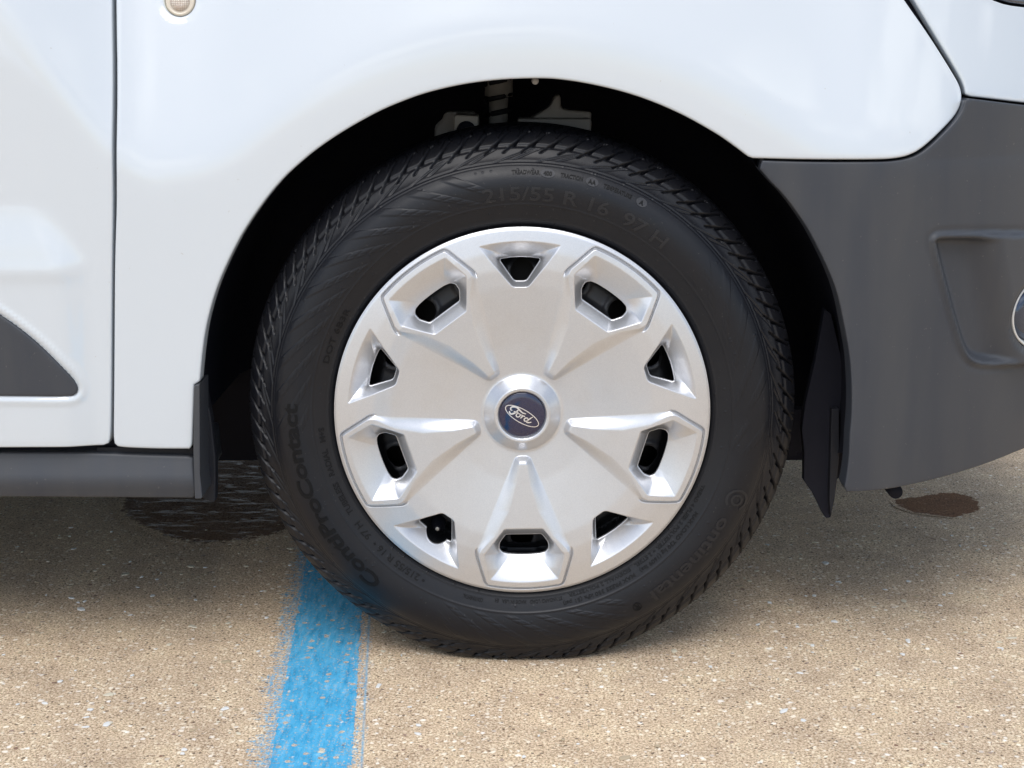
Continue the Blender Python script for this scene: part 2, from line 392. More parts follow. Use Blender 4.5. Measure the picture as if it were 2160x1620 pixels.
# loose shell chips lying on the concrete, far too many to count
V = []; F = []; mi = []
for k in range(520):
    px, py = RNG.uniform(-.75, .8), RNG.uniform(-.42, .55) ** 1.0
    r = RNG.uniform(.0016, .0040) if k > 50 else RNG.uniform(.0042, .0072)
    if abs(px - (xc + slope * py)) < half and RNG.random() < .8: continue
    n = 7; t0 = RNG.uniform(0, 6.28); b0 = len(V); el_ = RNG.uniform(.45, .9); hh = RNG.uniform(.0006, .0014)
    ca, sa = math.cos(t0), math.sin(t0)
    for ring, (sc, z) in enumerate(((1, 0), (.92, hh * .8), (.55, hh))):
        for i in range(n):
            t = 2 * math.pi * i / n + .3 * math.sin(k * 7.1 + i); q = r * sc * (1 + .25 * math.sin(k * 3.3 + i * 2.1))
            a, b = q * math.cos(t), q * math.sin(t) * el_
            V.append((px + a * ca - b * sa, py + a * sa + b * ca, .0005 + z))
    for ring in range(2):
        for i in range(n): F.append((b0 + ring * n + i, b0 + ring * n + (i + 1) % n, b0 + (ring + 1) * n + (i + 1) % n, b0 + (ring + 1) * n + i)); mi.append(k % 3)
    F.append(tuple(b0 + 2 * n + i for i in range(n))); mi.append(k % 3)
chips = link_mesh('loose_stone_chips', V, F, [mat_plain('white_chip', (.74, .74, .72), .6), mat_plain('cream_chip', (.66, .60, .47), .7), mat_plain('tan_chip', (.46, .37, .25), .8)], mi=mi, smooth=False)
tagset(chips, 'loose white and cream stone chips scattered over the concrete', 'stone chips', 'stuff')

# ------------------------------------------------------------------ the van
van = bpy.data.objects.new('van', None); COL.objects.link(van); van.location = (-1.3, .9, 0)
tagset(van, 'white van with grey bumper and silver hubcap parked over a blue line', 'van')
def front_in(x): return .17 * (np.maximum(x - .36, 0) / .30) ** 2 / (1 + .35 * np.maximum(x - .66, 0))
def Yb(x, z):
    x = np.asarray(x, float); z = np.asarray(z, float)
    zc = WZ + np.sqrt(np.maximum(.425 ** 2 - x ** 2, 0))
    far = np.where(x < 0, .585 + .22 * sstep((-x - .40) / .22), .60)
    zc = .5 * (zc + far + np.sqrt((zc - far) ** 2 + .05 ** 2))
    up = .5 * ((z - zc) + np.sqrt((z - zc) ** 2 + .018 ** 2)) - .001
    return -.020 + np.minimum(up, .40) * math.tan(R_(15)) + .05 * up ** 2 + front_in(x)
def Ydoor(x, z):
    x = np.asarray(x, float); z = np.asarray(z, float)
    s = sstep((-.478 - x - .55 * np.maximum(z - .488, 0)) / .045)
    return Yb(x, z) - .0075 * s * (1 - sstep((z - .483) / .075)) * sstep((z - .2) / .08) - .0015 * s * np.exp(-((z - .478) / .01) ** 2)
ARCH = [(421, 1040), (420, 950), (420.7, 810), (426.7, 741), (435.6, 682), (456, 608), (486, 540), (520, 476), (586, 386), (643, 334), (688, 300), (740, 267), (800, 234), (850, 213), (900, 195),
        (975, 177.5), (1050, 168), (1120, 165), (1175, 166), (1250, 177.5), (1340, 200), (1430, 236), (1509, 280), (1544, 304), (1582, 333)]
FRONT_ARCH = [(1587, 338), (1627.5, 386), (1645, 402), (1669, 431), (1700, 476), (1717.5, 507.5), (1745, 562.5), (1767.5, 620), (1782.5, 695), (1792.5, 750), (1796, 800), (1797, 837), (1796, 882), (1792, 920), (1791, 962), (1784, 1015), (1778, 1038)]
fender_px = [(241, -430), (243.5, 0), (247, 200), (246.5, 400), (241.5, 540), (240.5, 700), (239.5, 850), (238.5, 928), (242, 941), (256, 944.5), (330, 947.5), (405, 947.5), (407.5, 880), (410, 812)] + ARCH[2:] + \
            [(1582.1, 333.6), (1700, 337), (1850, 337), (1887, 335), (1920, 328), (1950, 310), (2000, 262), (2018, 240), (2027, 220), (2029, 200), (2024, 180), (2010, 155), (1960, 75), (1905, -3), (1840, -100), (1700, -300), (1500, -370), (1000, -420)]
FP = trace(fender_px, Yb)
PF = smooth_poly(FP, 2, corners=(0, 11, 13, 14, 13 + len(ARCH) - 2, 14 + len(ARCH) - 2))
bez = on_surf(379, 2, Yb)
def fender_sd(P): return np.maximum(poly_sd(P, PF), .0172 - np.hypot(P[:, 0] - bez[0], P[:, 1] - bez[1]))
def Yfender(x, z):
    y = Yb(x, z); d = np.hypot(x - bez[0], z - bez[1])
    return y + .0010 * (1 - sstep((d - .0172) / .0075))
fender = field('fender', bb(PF), .003, fender_sd, Yfender, M_WHITE, van, R=.0028, wall=.02)
door_px = [(-1500, -430), (235, -430), (236, 0), (239, 200), (238.5, 400), (236, 540), (235, 700), (234, 850), (232.5, 925), (229, 937), (220, 941), (-1500, 943)]
PD = smooth_poly(trace(door_px, Yb), 2, corners=(0, 1, 11))
trim_px = [(-700, 250), (-300, 470), (0, 663), (59, 706), (104, 747), (148, 792), (161.5, 810), (164.5, 821.5), (161, 832), (148, 836.5), (0, 835), (-700, 832)]
PT = smooth_poly(trace(trim_px, Ydoor), 2, corners=(0, 11))
def Ydoor2(x, z):
    P = np.stack([np.ravel(x), np.ravel(z)], 1); s = poly_sd(P, PT).reshape(np.shape(x))
    return Ydoor(x, z) - .0022 * np.exp(-((s - .0055) / .0028) ** 2) + .003 * (1 - sstep((s + .001) / .004))
door = field('door', bb(PD), .004, lambda P: poly_sd(P, PD), Ydoor2, M_WHITE, van, R=.0022, wall=.02)
trim = field('side_trim', bb(PT), .003, lambda P: poly_sd(P, PT), lambda x, z: Ydoor(x, z) - .0012, M_GREY, door, R=.0022, wall=.004)

# sill
def Ysill(x, z): return -.021 + .9 * np.maximum(z - .238, 0) ** 1.0 * .35 + 2.2 * np.maximum(.232 - z, 0) ** 1.5 + 0 * x
PS = trace([(-1500, 953), (-300, 953), (200, 955), (300, 959), (408, 962), (410, 1000), (419, 1050.5), (0, 1048), (-1500, 1050)], Ysill)
field('sill', bb(PS), .004, lambda P: poly_sd(P, PS), Ysill, M_GREY, van, R=.0035, wall=.16)
PR = at_depth([(205, 944), (406, 944), (408, 966), (205, 962)], -.006)
link_mesh('sill_seam_strip', *prism(PR, -.006, .02), M_BLACK2, van, smooth=False)
# rear arch edge trim and flap behind it
PE = at_depth([(409.5, 815), (412, 812), (421, 810.5), (422, 1000), (427, 1049), (424, 1052), (411, 1052), (407.5, 950)], -.024)
bevel(link_mesh('arch_edge_trim', *prism(PE, -.0245, .03), M_GREY, van, smooth=False), .0015)
PM = at_depth([(421, 815), (433, 812), (446, 880), (455, 962), (456, 1010), (455, 1056), (449, 1060), (431, 1053), (424, 1045), (419, 1010)], .03)
bevel(link_mesh('mud_flap', *prism(PM, .028, .045), M_BLACK2, van, smooth=False), .002)

# front bumper: grey lower cover with the lamp recess
def Ybump(x, z): return Yb(x, np.minimum(z, .60)) + .0006 + .35 * np.maximum(.30 - z, 0) ** 2
bump_px = FRONT_ARCH + [(1820, 1037.5), (1870, 1032.5), (1945, 1017.5), (2020, 997.5), (2095, 972.5), (2160, 945), (2300, 885), (2420, 820), (2420, 248), (2300, 238), (2160, 222), (2085, 213), (2036, 207),
                        (2033.5, 222), (2024, 243), (2005, 266.5), (1955, 315), (1925, 333), (1889, 340), (1850, 342), (1700, 342)]
PBm = trace(bump_px, Ybump)
nb_ = len(FRONT_ARCH)
PBm = smooth_poly(PBm, 2, corners=(0, nb_ - 1, nb_ + 6, nb_ + 7, nb_ + 8, nb_ + 12))
rec_px = [(1961, 512), (1965, 498), (1981, 489), (2160, 487), (2380, 487), (2380, 750), (2160, 769), (2110, 774), (2070, 775), (2045, 767.5), (2027.5, 747), (2010, 695), (1987.5, 612.5)]
PRc = smooth_poly(trace(rec_px, Ybump), 2)
lc = on_surf(2196, 655, Ybump)
def lamp_d(x, z): return np.hypot((x - lc[0]) / 1.12, z - lc[1])
LR = .0455
def Ybump2(x, z):
    sh = np.shape(x); P = np.stack([np.ravel(x), np.ravel(z)], 1); s = -poly_sd(P, PRc).reshape(sh)
    leftd = x - (lc[0] - .130) + (z - lc[1]) * .30               # broad ramp at the left edge, narrow ledges above and below
    ld = sstep((leftd - .030) / .055)
    pad = sstep(s / .0035) * (.0042 + .010 * ld) - .019 * sstep((s - .004) / .008) * (1 - ld) * sstep((leftd + .03) / .02)
    return Ybump(x, z) - pad + .0012 * np.exp(-((s + .003) / .002) ** 2) + .010 * sstep((LR + .006 - lamp_d(x, z)) / .006)
bumper = field('front_bumper', bb(PBm), .003, lambda P: np.maximum(poly_sd(P, PBm), LR - lamp_d(P[:, 0], P[:, 1])), Ybump2, M_GREY, van, R=.002, wall=.03)
# painted upper bumper, headlight
up_px = [(1926, -4), (1975, 78), (2022, 155), (2035, 183), (2038, 203), (2085, 208), (2160, 217), (2420, 242), (2420, 40), (2160, 18), (2088, 2), (2000, -60), (1880, -80)]
PU = smooth_poly(trace(up_px, Yb), 2, corners=(4, 7, 8))
field('upper_bumper', bb(PU), .003, lambda P: poly_sd(P, PU), lambda x, z: Yb(x, z) + .0015, M_WHITE, van, R=.002, wall=.03)
hl_px = [(2012, -62), (2092, -4), (2160, 12), (2420, 34), (2380, -180), (2150, -330), (1960, -340), (1890, -90)]
PH = smooth_poly(trace(hl_px, Yb), 2, corners=(3,))
hl = field('headlight', bb(PH), .004, lambda P: poly_sd(P, PH), lambda x, z: Yb(x, z) - .001, M_GLASS, van, R=.003, wall=.02)
# fog lamp: bezel, glass
ly = float(Ybump2(np.array([lc[0] - LR]), np.array([lc[1]]))[0])
def lathe_at(prof, cx_, cz_, y0, sx=1.0, n=64, tilt=0.0):
    V, F = lathe(prof, n, centre=(0, 0, 0)); return [(cx_ + v[0] * sx, y0 + v[1] + v[0] * tilt, cz_ + v[2]) for v in V], F
slp = float(((Ybump(np.array([lc[0]]), np.array([lc[1]])) - Ybump(np.array([lc[0] - .05]), np.array([lc[1]]))) / .05)[0])
ly0 = ly + LR * slp
bz = link_mesh('fog_lamp', *lathe_at([(.0440, .016), (.0448, -.002), (.0435, -.0045), (.0415, -.003), (.0405, .006), (.0395, .022)], lc[0], lc[1], ly0, 1.12, tilt=slp), M_RIMCAP, bumper)
link_mesh('lamp_glass', *lathe_at([(.0400, .018), (.036, .010), (.028, .006), (.015, .003), (.0, .002)], lc[0], lc[1], ly0, 1.12, tilt=slp), M_GLASS, bz)
dp = on_ground(1883, 1030, .205)
link_mesh('drain_clip', *lathe_at([(0, .0), (.008, .0), (.0085, .004), (.0085, .03)], *on_surf(1884, 1031, lambda x, z: x * 0 + .06), .045), M_BLACK, van)

# side marker lamp on the fender
by = float(Yb(np.array([bez[0]]), np.array([bez[1]]))[0])
tl = math.tan(R_(12))
V, F = lathe([(.0205, .0050), (.0195, .0022), (.0175, .0020), (.0168, .0052), (.0166, .0100)], 64, centre=(0, 0, 0))
mk = link_mesh('side_marker', [(bez[0] + v[0], by + v[1] - .0004 + v[2] * tl, bez[1] + v[2]) for v in V], F, mat_plain('pale_marker_bezel', (.58, .60, .56), .35), van)
prof = [(.0164, .008), (.0164, .0025), (.0155, .0010), (.0145, .0004)] + [(r * .001, .0004 + (.0004 if k % 2 else 0)) for k, r in enumerate((13.5, 12.8, 12.2, 11.6, 11.0))] + [(.0105, -.0008), (.006, -.0018), (0, -.0022)]
V, F = lathe(prof, 64, centre=(0, 0, 0))
sL = NT('faceted_marker_lens'); vv = sL.n('TexVoronoi'); vv.inputs['Scale'].default_value = 430; vv.inputs['Randomness'].default_value = .15; sL.l(sL.pos, vv.inputs['Vector'])
sL.set(Base_Color=sL.ramp(vv.outputs['Distance'], [(.1, (.66, .60, .50)), (.7, (.40, .31, .25))]), Roughness=.15, Coat_Weight=1.); sL.l(sL.bump(vv.outputs['Distance'], .6, .002), sL.b.inputs['Normal'])
link_mesh('lens', [(bez[0] + v[0], by + v[1] + .0004 + v[2] * tl, bez[1] + v[2]) for v in V], F, [M_LENS, sL.m], mk, mi=[1 if (i % (len(prof) - 1)) > 7 else 0 for i in range(len(F))])

# wheel arch liner, inner panels
AW = [tuple(p) for p in trace(ARCH, Yb)] + [tuple(p) for p in trace(FRONT_ARCH, Ybump)]
AW = smooth_poly(AW, 1)[2:-2]
def scale_arch(k, dz=0): return [(p[0] * k, WZ + (p[1] - WZ) * (k if p[1] > WZ else 1) + dz) for p in AW]
lay = [(1.0, None, .0), (1.012, .012, 0), (1.035, .03, 0), (1.03, .10, 0), (1.02, .30, 0), (.93, .42, 0)]
V = []; n = len(AW)
for k, y, dz in lay:
    A = scale_arch(k, dz)
    for i, p in enumerate(A):
        yy = float(Yb(np.array([p[0]]), np.array([min(p[1], .6)]))[0]) + .014 if y is None else y + (float(front_in(p[0])) if y < .05 else 0)
        z = max(p[1], .205 - .3 * (y - .2)) if y and y > .02 else p[1]
        V.append((p[0], yy, z))
F = [(j * n + i, j * n + i + 1, (j + 1) * n + i + 1, (j + 1) * n + i) for j in range(len(lay) - 1) for i in range(n - 1)]
A = V[-n:]; b0 = len(V); V.append((0, .44, .45)); F += [(b0 - n + i, b0 - n + i + 1, b0) for i in range(n - 1)]
bV, bF = box(-.62, .56, .425, .445, .137, .50); F += [tuple(i + len(V) for i in f) for f in bF]; V += bV
link_mesh('wheel_arch_liner', V, F, M_BLACK, van)
# air deflector hanging ahead of the wheel
PA = at_depth([(1690, 905), (1695, 950), (1694, 1012), (1714, 1040), (1736, 1085), (1742, 1091), (1750, 1089), (1758, 1050), (1762.5, 1010), (1770, 1005), (1776, 1000), (1788, 930), (1786, 860), (1775, 760), (1752, 660), (1738, 650), (1718, 760), (1697, 850)], .10)
bevel(link_mesh('air_deflector', *prism(PA, .095, .110), M_BLACK, van, smooth=False), .001)
PA2 = at_depth([(1752, 860), (1768, 860), (1768, 962), (1763, 1012), (1758, 1050), (1750, 1088), (1747, 1050)], .09)
bevel(link_mesh('deflector_rib', *prism(PA2, .083, .096), M_BLACK2, van, smooth=False), .001)
PLf = at_depth([(1655, 860), (1700, 860), (1700, 952), (1690, 946), (1679, 950), (1676, 958), (1660, 958)], .2)
link_mesh('liner_flap', *prism(PLf, .19, .21), M_BLACK, van, smooth=False)

# suspension seen above the tyre
def ptd(u, v, y): x, z = on_surf(u, v, lambda a, b: a * 0 + y); return (x, y, z)
link_mesh('strut', *tube([ptd(1050, 300, .30), ptd(1051, 245, .30), ptd(1052, 204, .30), ptd(1052, 203, .30), ptd(1053, 160, .30)], [.0125, .0125, .0125, .018, .018], 20), M_SUSP, van)
bx1 = prism(at_depth([(957, 246), (962, 242), (1009, 245), (1009, 290), (957, 290)], .20), .20, .25)
bevel(link_mesh('spring_bracket', *bx1, mat_plain('pale_bracket_steel', (.36, .34, .31), .5, bs=90, var=.3), van, smooth=False), .003)
link_mesh('bracket_bush', *lathe_at([(0, .0), (.010, 0), (.012, .004), (.012, .02)], *ptd(983, 277, .192)[0::2], .190), M_BLACK, van)
bx2 = prism(at_depth([(915, 310), (917, 265), (932, 252), (938, 236), (1000, 236), (1010, 300)], .25), .25, .29)
bevel(link_mesh('spring_plate', *bx2, M_SUSP, van, smooth=False), .004)
bx3 = prism(at_depth([(1100, 262), (1160, 225), (1172, 200), (1182, 200), (1184, 228), (1195, 232), (1248, 236), (1247, 262), (1247, 300), (1120, 300)], .26), .26, .30)
bx4 = prism(at_depth([(1092, 250), (1247, 250), (1248, 262), (1244, 300), (1092, 290)], .24), .235, .27)
bevel(link_mesh('crossmember_bracket', *join(bx3, bx4), M_SUSP, van, smooth=False), .004)
pts_ = [ptd(1051 + 26 * math.cos(t), 262 - 5.2 * t, .30 + .016 * math.sin(t)) for t in np.linspace(0, 6 * math.pi, 60)]
link_mesh('coil_spring', *tube(pts_, .0035, 8), M_BLACK2, van)
link_mesh('arch_bolt', *lathe_at([(0, 0), (.003, 0), (.004, .002), (.004, .01)], *ptd(1129, 171, .03)[0::2], .03), M_SUSP, van)

# dark sheet added behind the seams, floor pan, rest of the shell
PI = [(-2.6, .26), (-.40, .26)] + [(p[0] * 1.03, WZ + (p[1] - WZ) * 1.03) for p in AW if p[1] > .26] + [(.40, .26), (.86, .26), (.86, .80), (.30, .98), (-2.6, .98)]
PI = np.array(PI)
field('dark_seam_backing', bb(PI), .02, lambda P: poly_sd(P, PI), lambda x, z: Yb(x, z) + .022, M_BLACK, van, wall=.0)  # added black sheet standing in for the shade inside the panel gaps
V, F = join(box(-3.3, -.45, .03, 1.72, .25, .29), box(-.45, .42, .44, 1.30, .23, .29), box(.42, .78, .16, 1.60, .26, .30))
link_mesh('underbody', V, F, M_BLACK, van, smooth=False)
# upper shell: cross-sections along the van
secs = []
def sec(x, zt, yin, zb=.93, w_=.10):
    L = [(w_ + 0, zb), (w_ + .01, (zb + zt) / 2), (w_ + yin, zt - .06), (w_ + yin + .07, zt)]
    return [(x, a, b) for a, b in L] + [(x, 1.76 - a, b) for a, b in reversed(L)]
for x, zt, yi in ((-3.45, 1.60, .10), (-3.38, 1.80, .12), (-2.0, 1.84, .13), (-.85, 1.82, .14), (-.45, 1.62, .16), (-.05, 1.28, .16), (.12, 1.10, .12), (.55, .99, .08), (.72, .94, .06)):
    secs.append(sec(x, zt, yi, w_=.075 if x < .3 else (.12 if x < .6 else .20)))
V = [p for s_ in secs for p in s_]; m = 8
F = [(i * m + k, (i + 1) * m + k, (i + 1) * m + (k + 1) % m, i * m + (k + 1) % m) for i in range(len(secs) - 1) for k in range(m)]
F += [tuple(range(m)), tuple(range((len(secs) - 1) * m, len(secs) * m))[::-1]]
bevel(link_mesh('body', V, F, M_WHITE, van, smooth=False), .02, 3)
wn = [(-1.30, 1.05), (-.30, 1.05), (-.52, 1.42), (-.78, 1.60), (-1.28, 1.62)]
V = [(x, .068 + .16 * max(0, z - 1.37) + .01, z) for x, z in wn] + [(x, .12 + .16 * max(0, z - 1.37), z) for x, z in wn]
link_mesh('side_window', V, [(0, 1, 2, 3, 4), (9, 8, 7, 6, 5)] + [(i, i + 5, (i + 1) % 5 + 5, (i + 1) % 5) for i in range(5)], M_WINDOW, van, smooth=False)
V, F = join(box(-3.42, -.45, 1.70, 1.745, .27, .94), box(.40, .70, 1.55, 1.70, .27, .94), box(-.45, .42, 1.70, 1.745, .72, .94), box(-3.46, -3.42, .08, 1.70, .27, .94), box(-3.42, -1.45, -.015, .03, .28, .965))
link_mesh('far_side_panel', V, F, M_WHITE, van, smooth=False)
V, F = prism([(.80, .22), (.86, .30), (.87, .50), (.84, .70), (.70, .93), (.66, .93), (.78, .68), (.78, .3)], .42, 1.34)
link_mesh('front_panel', V, F, M_GREY, van, smooth=False)

# ------------------------------------------------------------------ wheel
K = .2165 / 397           # metres per unit of the hubcap drawing
ROT = R_(.83)             # the cap sits turned a little
YH = .004                 # rim plane of the cap
arcpts = lambda r, a: [(r * math.cos(R_(t)), r * math.sin(R_(t))) for t in np.linspace(-a, a, 15)]
def rnd(P, rad, only=None):
    """cut corners of a polygon by short quadratic curves"""
    P = np.array(P, float); n = len(P); out_ = []
    for i in range(n):
        if only is not None and i not in only: out_.append(P[i]); continue
        a, b, c = P[i - 1], P[i], P[(i + 1) % n]; u = (a - b); v = (c - b)
        ru = min(rad, .45 * np.linalg.norm(u)); rv = min(rad, .45 * np.linalg.norm(v)); p = b + u / np.linalg.norm(u) * ru; q = b + v / np.linalg.norm(v) * rv
        for t in (0, .25, .5, .75, 1): out_.append((1 - t) ** 2 * p + 2 * t * (1 - t) * b + t * t * q)
    return np.array(out_)
POD = rnd([(94, -15), (300, -103)] + arcpts(384.5, 12.4) + [(300, 103), (94, 15)], 10, (0, 1, 2, 16, 17, 18))
OPN = rnd([(247, -42), (305, -87)] + arcpts(371, 11.6) + [(305, 87), (247, 42)], 5, (0, 1, 2, 16, 17, 18))
HOL = rnd([(270.5, -39), (289, -52), (303, -53), (311, -46)] + arcpts(316, 7.0)[1:-1] + [(311, 46), (303, 53), (289, 52), (270.5, 39)], 4, (0, 1, 2, 3, 17, 18, 19, 20))
TOP_ = rnd([(272, -16)] + arcpts(368, 13.6) + [(272, 16)], 7, (0, 1, 15, 16))
THO = rnd([(281, -12.5), (326, -43), (329, -20), (330, 0), (329, 20), (326, 43), (281, 12.5)], 6, (0, 1, 5, 6))
rr_ = np.arange(0, 420, .5)
dt_ = np.interp(rr_, [0, 59, 84, 150, 220, 275, 312, 350, 382, 420], [-4.0, -4.0, -4.2, -.6, 5.2, 9.6, 10.8, 9.4, 6.6, 2.8])
ker = np.exp(-(np.arange(-24, 25) / 12.0) ** 2); ker /= ker.sum()
ds_ = np.convolve(np.pad(dt_, 24, 'edge'), ker, 'valid')
def fold(px, pz, offs):
    th = np.degrees(np.arctan2(pz, px)) - offs; r = np.hypot(px, pz)
    t = R_(1) * ((th + 36) % 72 - 36); return np.stack([r * np.cos(t), r * np.sin(t)], 1)
VALVE = ((919 - 1102), (862 - 1117) / .972)
def cap_parts(P):
    p = P / K; c, s = math.cos(-ROT), math.sin(-ROT); zz = p[:, 1] - WZ / K
    x = p[:, 0] * c - zz * s; z = p[:, 0] * s + zz * c
    return x, z, np.hypot(x, z)
def cap_sd(P):
    x, z, r = cap_parts(P); sd = r - 396.5
    q = fold(x, z, 54); near = (q[:, 0] > 240) & (np.abs(q[:, 1]) < 80); h = np.full(len(P), 50.0)
    if near.any(): h[near] = poly_sd(q[near], HOL)
    q = fold(x, z, 18); near = (q[:, 0] > 240) & (np.abs(q[:, 1]) < 70); h2 = np.full(len(P), 50.0)
    if near.any(): h2[near] = poly_sd(q[near], THO)
    hv = np.hypot(x - VALVE[0], z - VALVE[1]) - 27
    return np.maximum(sd, -np.minimum(np.minimum(h, h2), hv)) * K
def cap_h(X, Z):
    P = np.stack([X, Z], 1); x, z, r = cap_parts(P)
    d = np.interp(r, rr_, ds_)
    d = d - 3.2 * (1 - np.sqrt(np.clip(1 - (np.clip(r - 388, 0, 9) / 9) ** 2, 0, 1)))
    q = fold(x, z, 54); u, v = q[:, 0], np.abs(q[:, 1])
    e = np.full(len(P), -60.0); near = (u > 70) & (v < 125); e[near] = -poly_sd(q[near], POD)
    wdt = np.interp(u, [90, 110, 150, 210, 262, 292, 312], [9, 13, 23, 31, 25, 9, 3.0])
    t = np.clip(e / wdt, 0, 1); t = .45 * t + .55 * sstep(t)
    plat = np.interp(u, [80, 110, 300, 340, 386], [1.0, 5.2, 14.0, 12.6, 9.0])
    hgt = d + t * (plat - d)
    gm = sstep((u - 288) / 14) ; hgt -= gm * 3.6 * np.exp(-((e + 1.6) / 1.35) ** 2)
    # hex pockets
    a = np.full(len(P), -9.0); near = (u > 235) & (v < 95); a[near] = -poly_sd(q[near], OPN)
    ins = a > 0
    b = np.zeros(len(P)); b[ins] = np.maximum(poly_sd(q[ins], HOL), 0)
    ae = np.sqrt(np.maximum(a, 0) ** 2 + 1.6) - 1.265; tt = np.where(ins, ae / np.maximum(ae + b, 1e-6), 0)
    hgt = np.where(ins, hgt * (1 - tt) + (-6.5) * tt, hgt)
    # triangular pockets
    q2 = fold(x, z, 18); a = np.full(len(P), -9.0); near = (q2[:, 0] > 255) & (np.abs(q2[:, 1]) < 95); a[near] = -poly_sd(q2[near], TOP_)
    ins = a > 0; b = np.zeros(len(P)); b[ins] = np.maximum(poly_sd(q2[ins], THO), 0)
    ae = np.sqrt(np.maximum(a, 0) ** 2 + 1.6) - 1.265; tt = np.where(ins, ae / np.maximum(ae + b, 1e-6), 0)
    hgt = np.where(ins, hgt * (1 - tt) + (-13.0) * tt, hgt)
    # hub boss with its ring
    rb = np.interp(r, [0, 49.5, 51, 53, 57.5, 59.5, 64, 82, 92], [4.5, 4.5, 8.2, 8.9, 9.2, 8.4, 5.8, -3.4, -3.9])
    k = 1 - sstep((r - 78) / 12); hgt = np.where(r < 90, rb * k + hgt * (1 - k), hgt)
    return YH - hgt * .001
wheel_prof = [(.050, .055), (.075, .050), (.10, .058), (.115, .062), (.122, .052), (.150, .040), (.168, .044), (.182, .075), (.190, .085), (.192, .050), (.196, .030), (.206, .012), (.214, .009), (.2155, .013)]
def steel_sd(P):
    x = P[:, 0]; z = P[:, 1] - WZ; r = np.hypot(x, z); th = np.degrees(np.arctan2(z, x))
    t = R_(1) * ((th - 90 + 11.25) % 22.5 - 11.25); h = np.hypot(r * np.cos(t) - .160, r * np.sin(t)) - .0135
    return np.maximum(np.maximum(r - .213, .02 - r), -h)
pr = np.array([p[0] for p in wheel_prof]); py_ = np.array([p[1] for p in wheel_prof])
def steel_y(x, z):
    r = np.hypot(x, z - WZ); th = np.degrees(np.arctan2(z - WZ, x)); t = R_(1) * ((th - 90 + 11.25) % 22.5 - 11.25)
    h = np.hypot(r * np.cos(t) - .160, r * np.sin(t))
    return np.interp(r, pr, py_) - .004 * np.exp(-((h - .0165) / .003) ** 2)
wheel = field('wheel', (-.22, .22, WZ - .22, WZ + .22), .0022, steel_sd, steel_y, M_STEEL, van, wall=.004)
V, F = lathe([(.0, .10), (.12, .10), (.165, .11), (.19, .12), (.195, .20), (.0, .20)], 64)
link_mesh('brake_disc', V, F, mat_plain('dull_brake_iron', (.035, .030, .028), .5, metal=.4, var=.3, bs=80), wheel)
cap = field('hubcap', (-.218, .218, WZ - .218, WZ + .218), K * 1.0, cap_sd, cap_h, M_SILVER, wheel, R=.0007, wall=.0032, nr=3)
# valve stem
vx, vz = VALVE[0] * K, WZ + VALVE[1] * K
V, F = lathe([(0, .016), (.0022, .016), (.0034, .018), (.0036, .022), (.0050, .024), (.0052, .030), (.0085, .032), (.0090, .05)], 24, centre=(vx, 0, vz))
link_mesh('valve_stem', V, F, [M_BLACK, mat_plain('valve_core_metal', (.30, .29, .27), .4, metal=.5)], wheel, mi=[1 if (i % 7) < 1 else 0 for i in range(len(F))])
# centre cap with the oval script badge
ycap = YH - .0052
V, F = lathe([(.0492 * 0 + 49.0 * K, .0008), (48.6 * K, -.0004), (46 * K, -.0012), (35 * K, -.0018), (18 * K, -.0022), (0, -.0023)], 96, centre=(0, ycap, WZ))
nF = len(F); mi = [0] * nF
def dome(x, z): r = math.hypot(x, z) / K; return ycap - .0002 - np.interp(r, [0, 18, 35, 46, 48.6], [.0023, .0022, .0018, .0012, .0004])
ang = R_(-30.5); A0 = 39.5 * K; ocx, ocz = -.3 * K, -2.0 * K
def badge(a, b): return (ocx + A0 * (a * math.cos(ang) - b * math.sin(ang)), ocz + A0 * (a * math.sin(ang) + b * math.cos(ang)))
def ribbon(pts, wd, closed=False, samp=6, lift=.0003):
    P = [np.array(p, float) for p in pts]; n = len(P); Q = []
    rng = range(n) if closed else range(n - 1)
    for i in rng:
        p0 = P[i - 1] if (closed or i > 0) else P[0]; p1 = P[i]; p2 = P[(i + 1) % n]; p3 = P[(i + 2) % n] if (closed or i + 2 < n) else P[-1]
        for k in range(samp):
            t = k / samp; Q.append(.5 * ((2 * p1) + (p2 - p0) * t + (2 * p0 - 5 * p1 + 4 * p2 - p3) * t * t + (3 * p1 - p0 - 3 * p2 + p3) * t ** 3))
    if not closed: Q.append(P[-1])
    m_ = len(Q); VV = []; FF = []
    for i, q in enumerate(Q):
        a = Q[(i + 1) % m_] if (closed or i + 1 < m_) else Q[i]; b = Q[i - 1] if (closed or i > 0) else Q[0]
        d = a - b; d = d / (np.linalg.norm(d) + 1e-9); nrm = np.array([-d[1], d[0]])
        ww = wd if closed else wd * (.55 + .45 * math.sin(math.pi * min(1, max(0, i / (m_ - 1)))))
        for sgn in (1, -1):
            x, z = badge(*(q + sgn * nrm * ww)); VV.append((x, dome(x, z) - lift, WZ + z))
    for i in range(m_ if closed else m_ - 1):
        j = (i + 1) % m_; FF.append((2 * i, 2 * i + 1, 2 * j + 1, 2 * j))
    return VV, FF
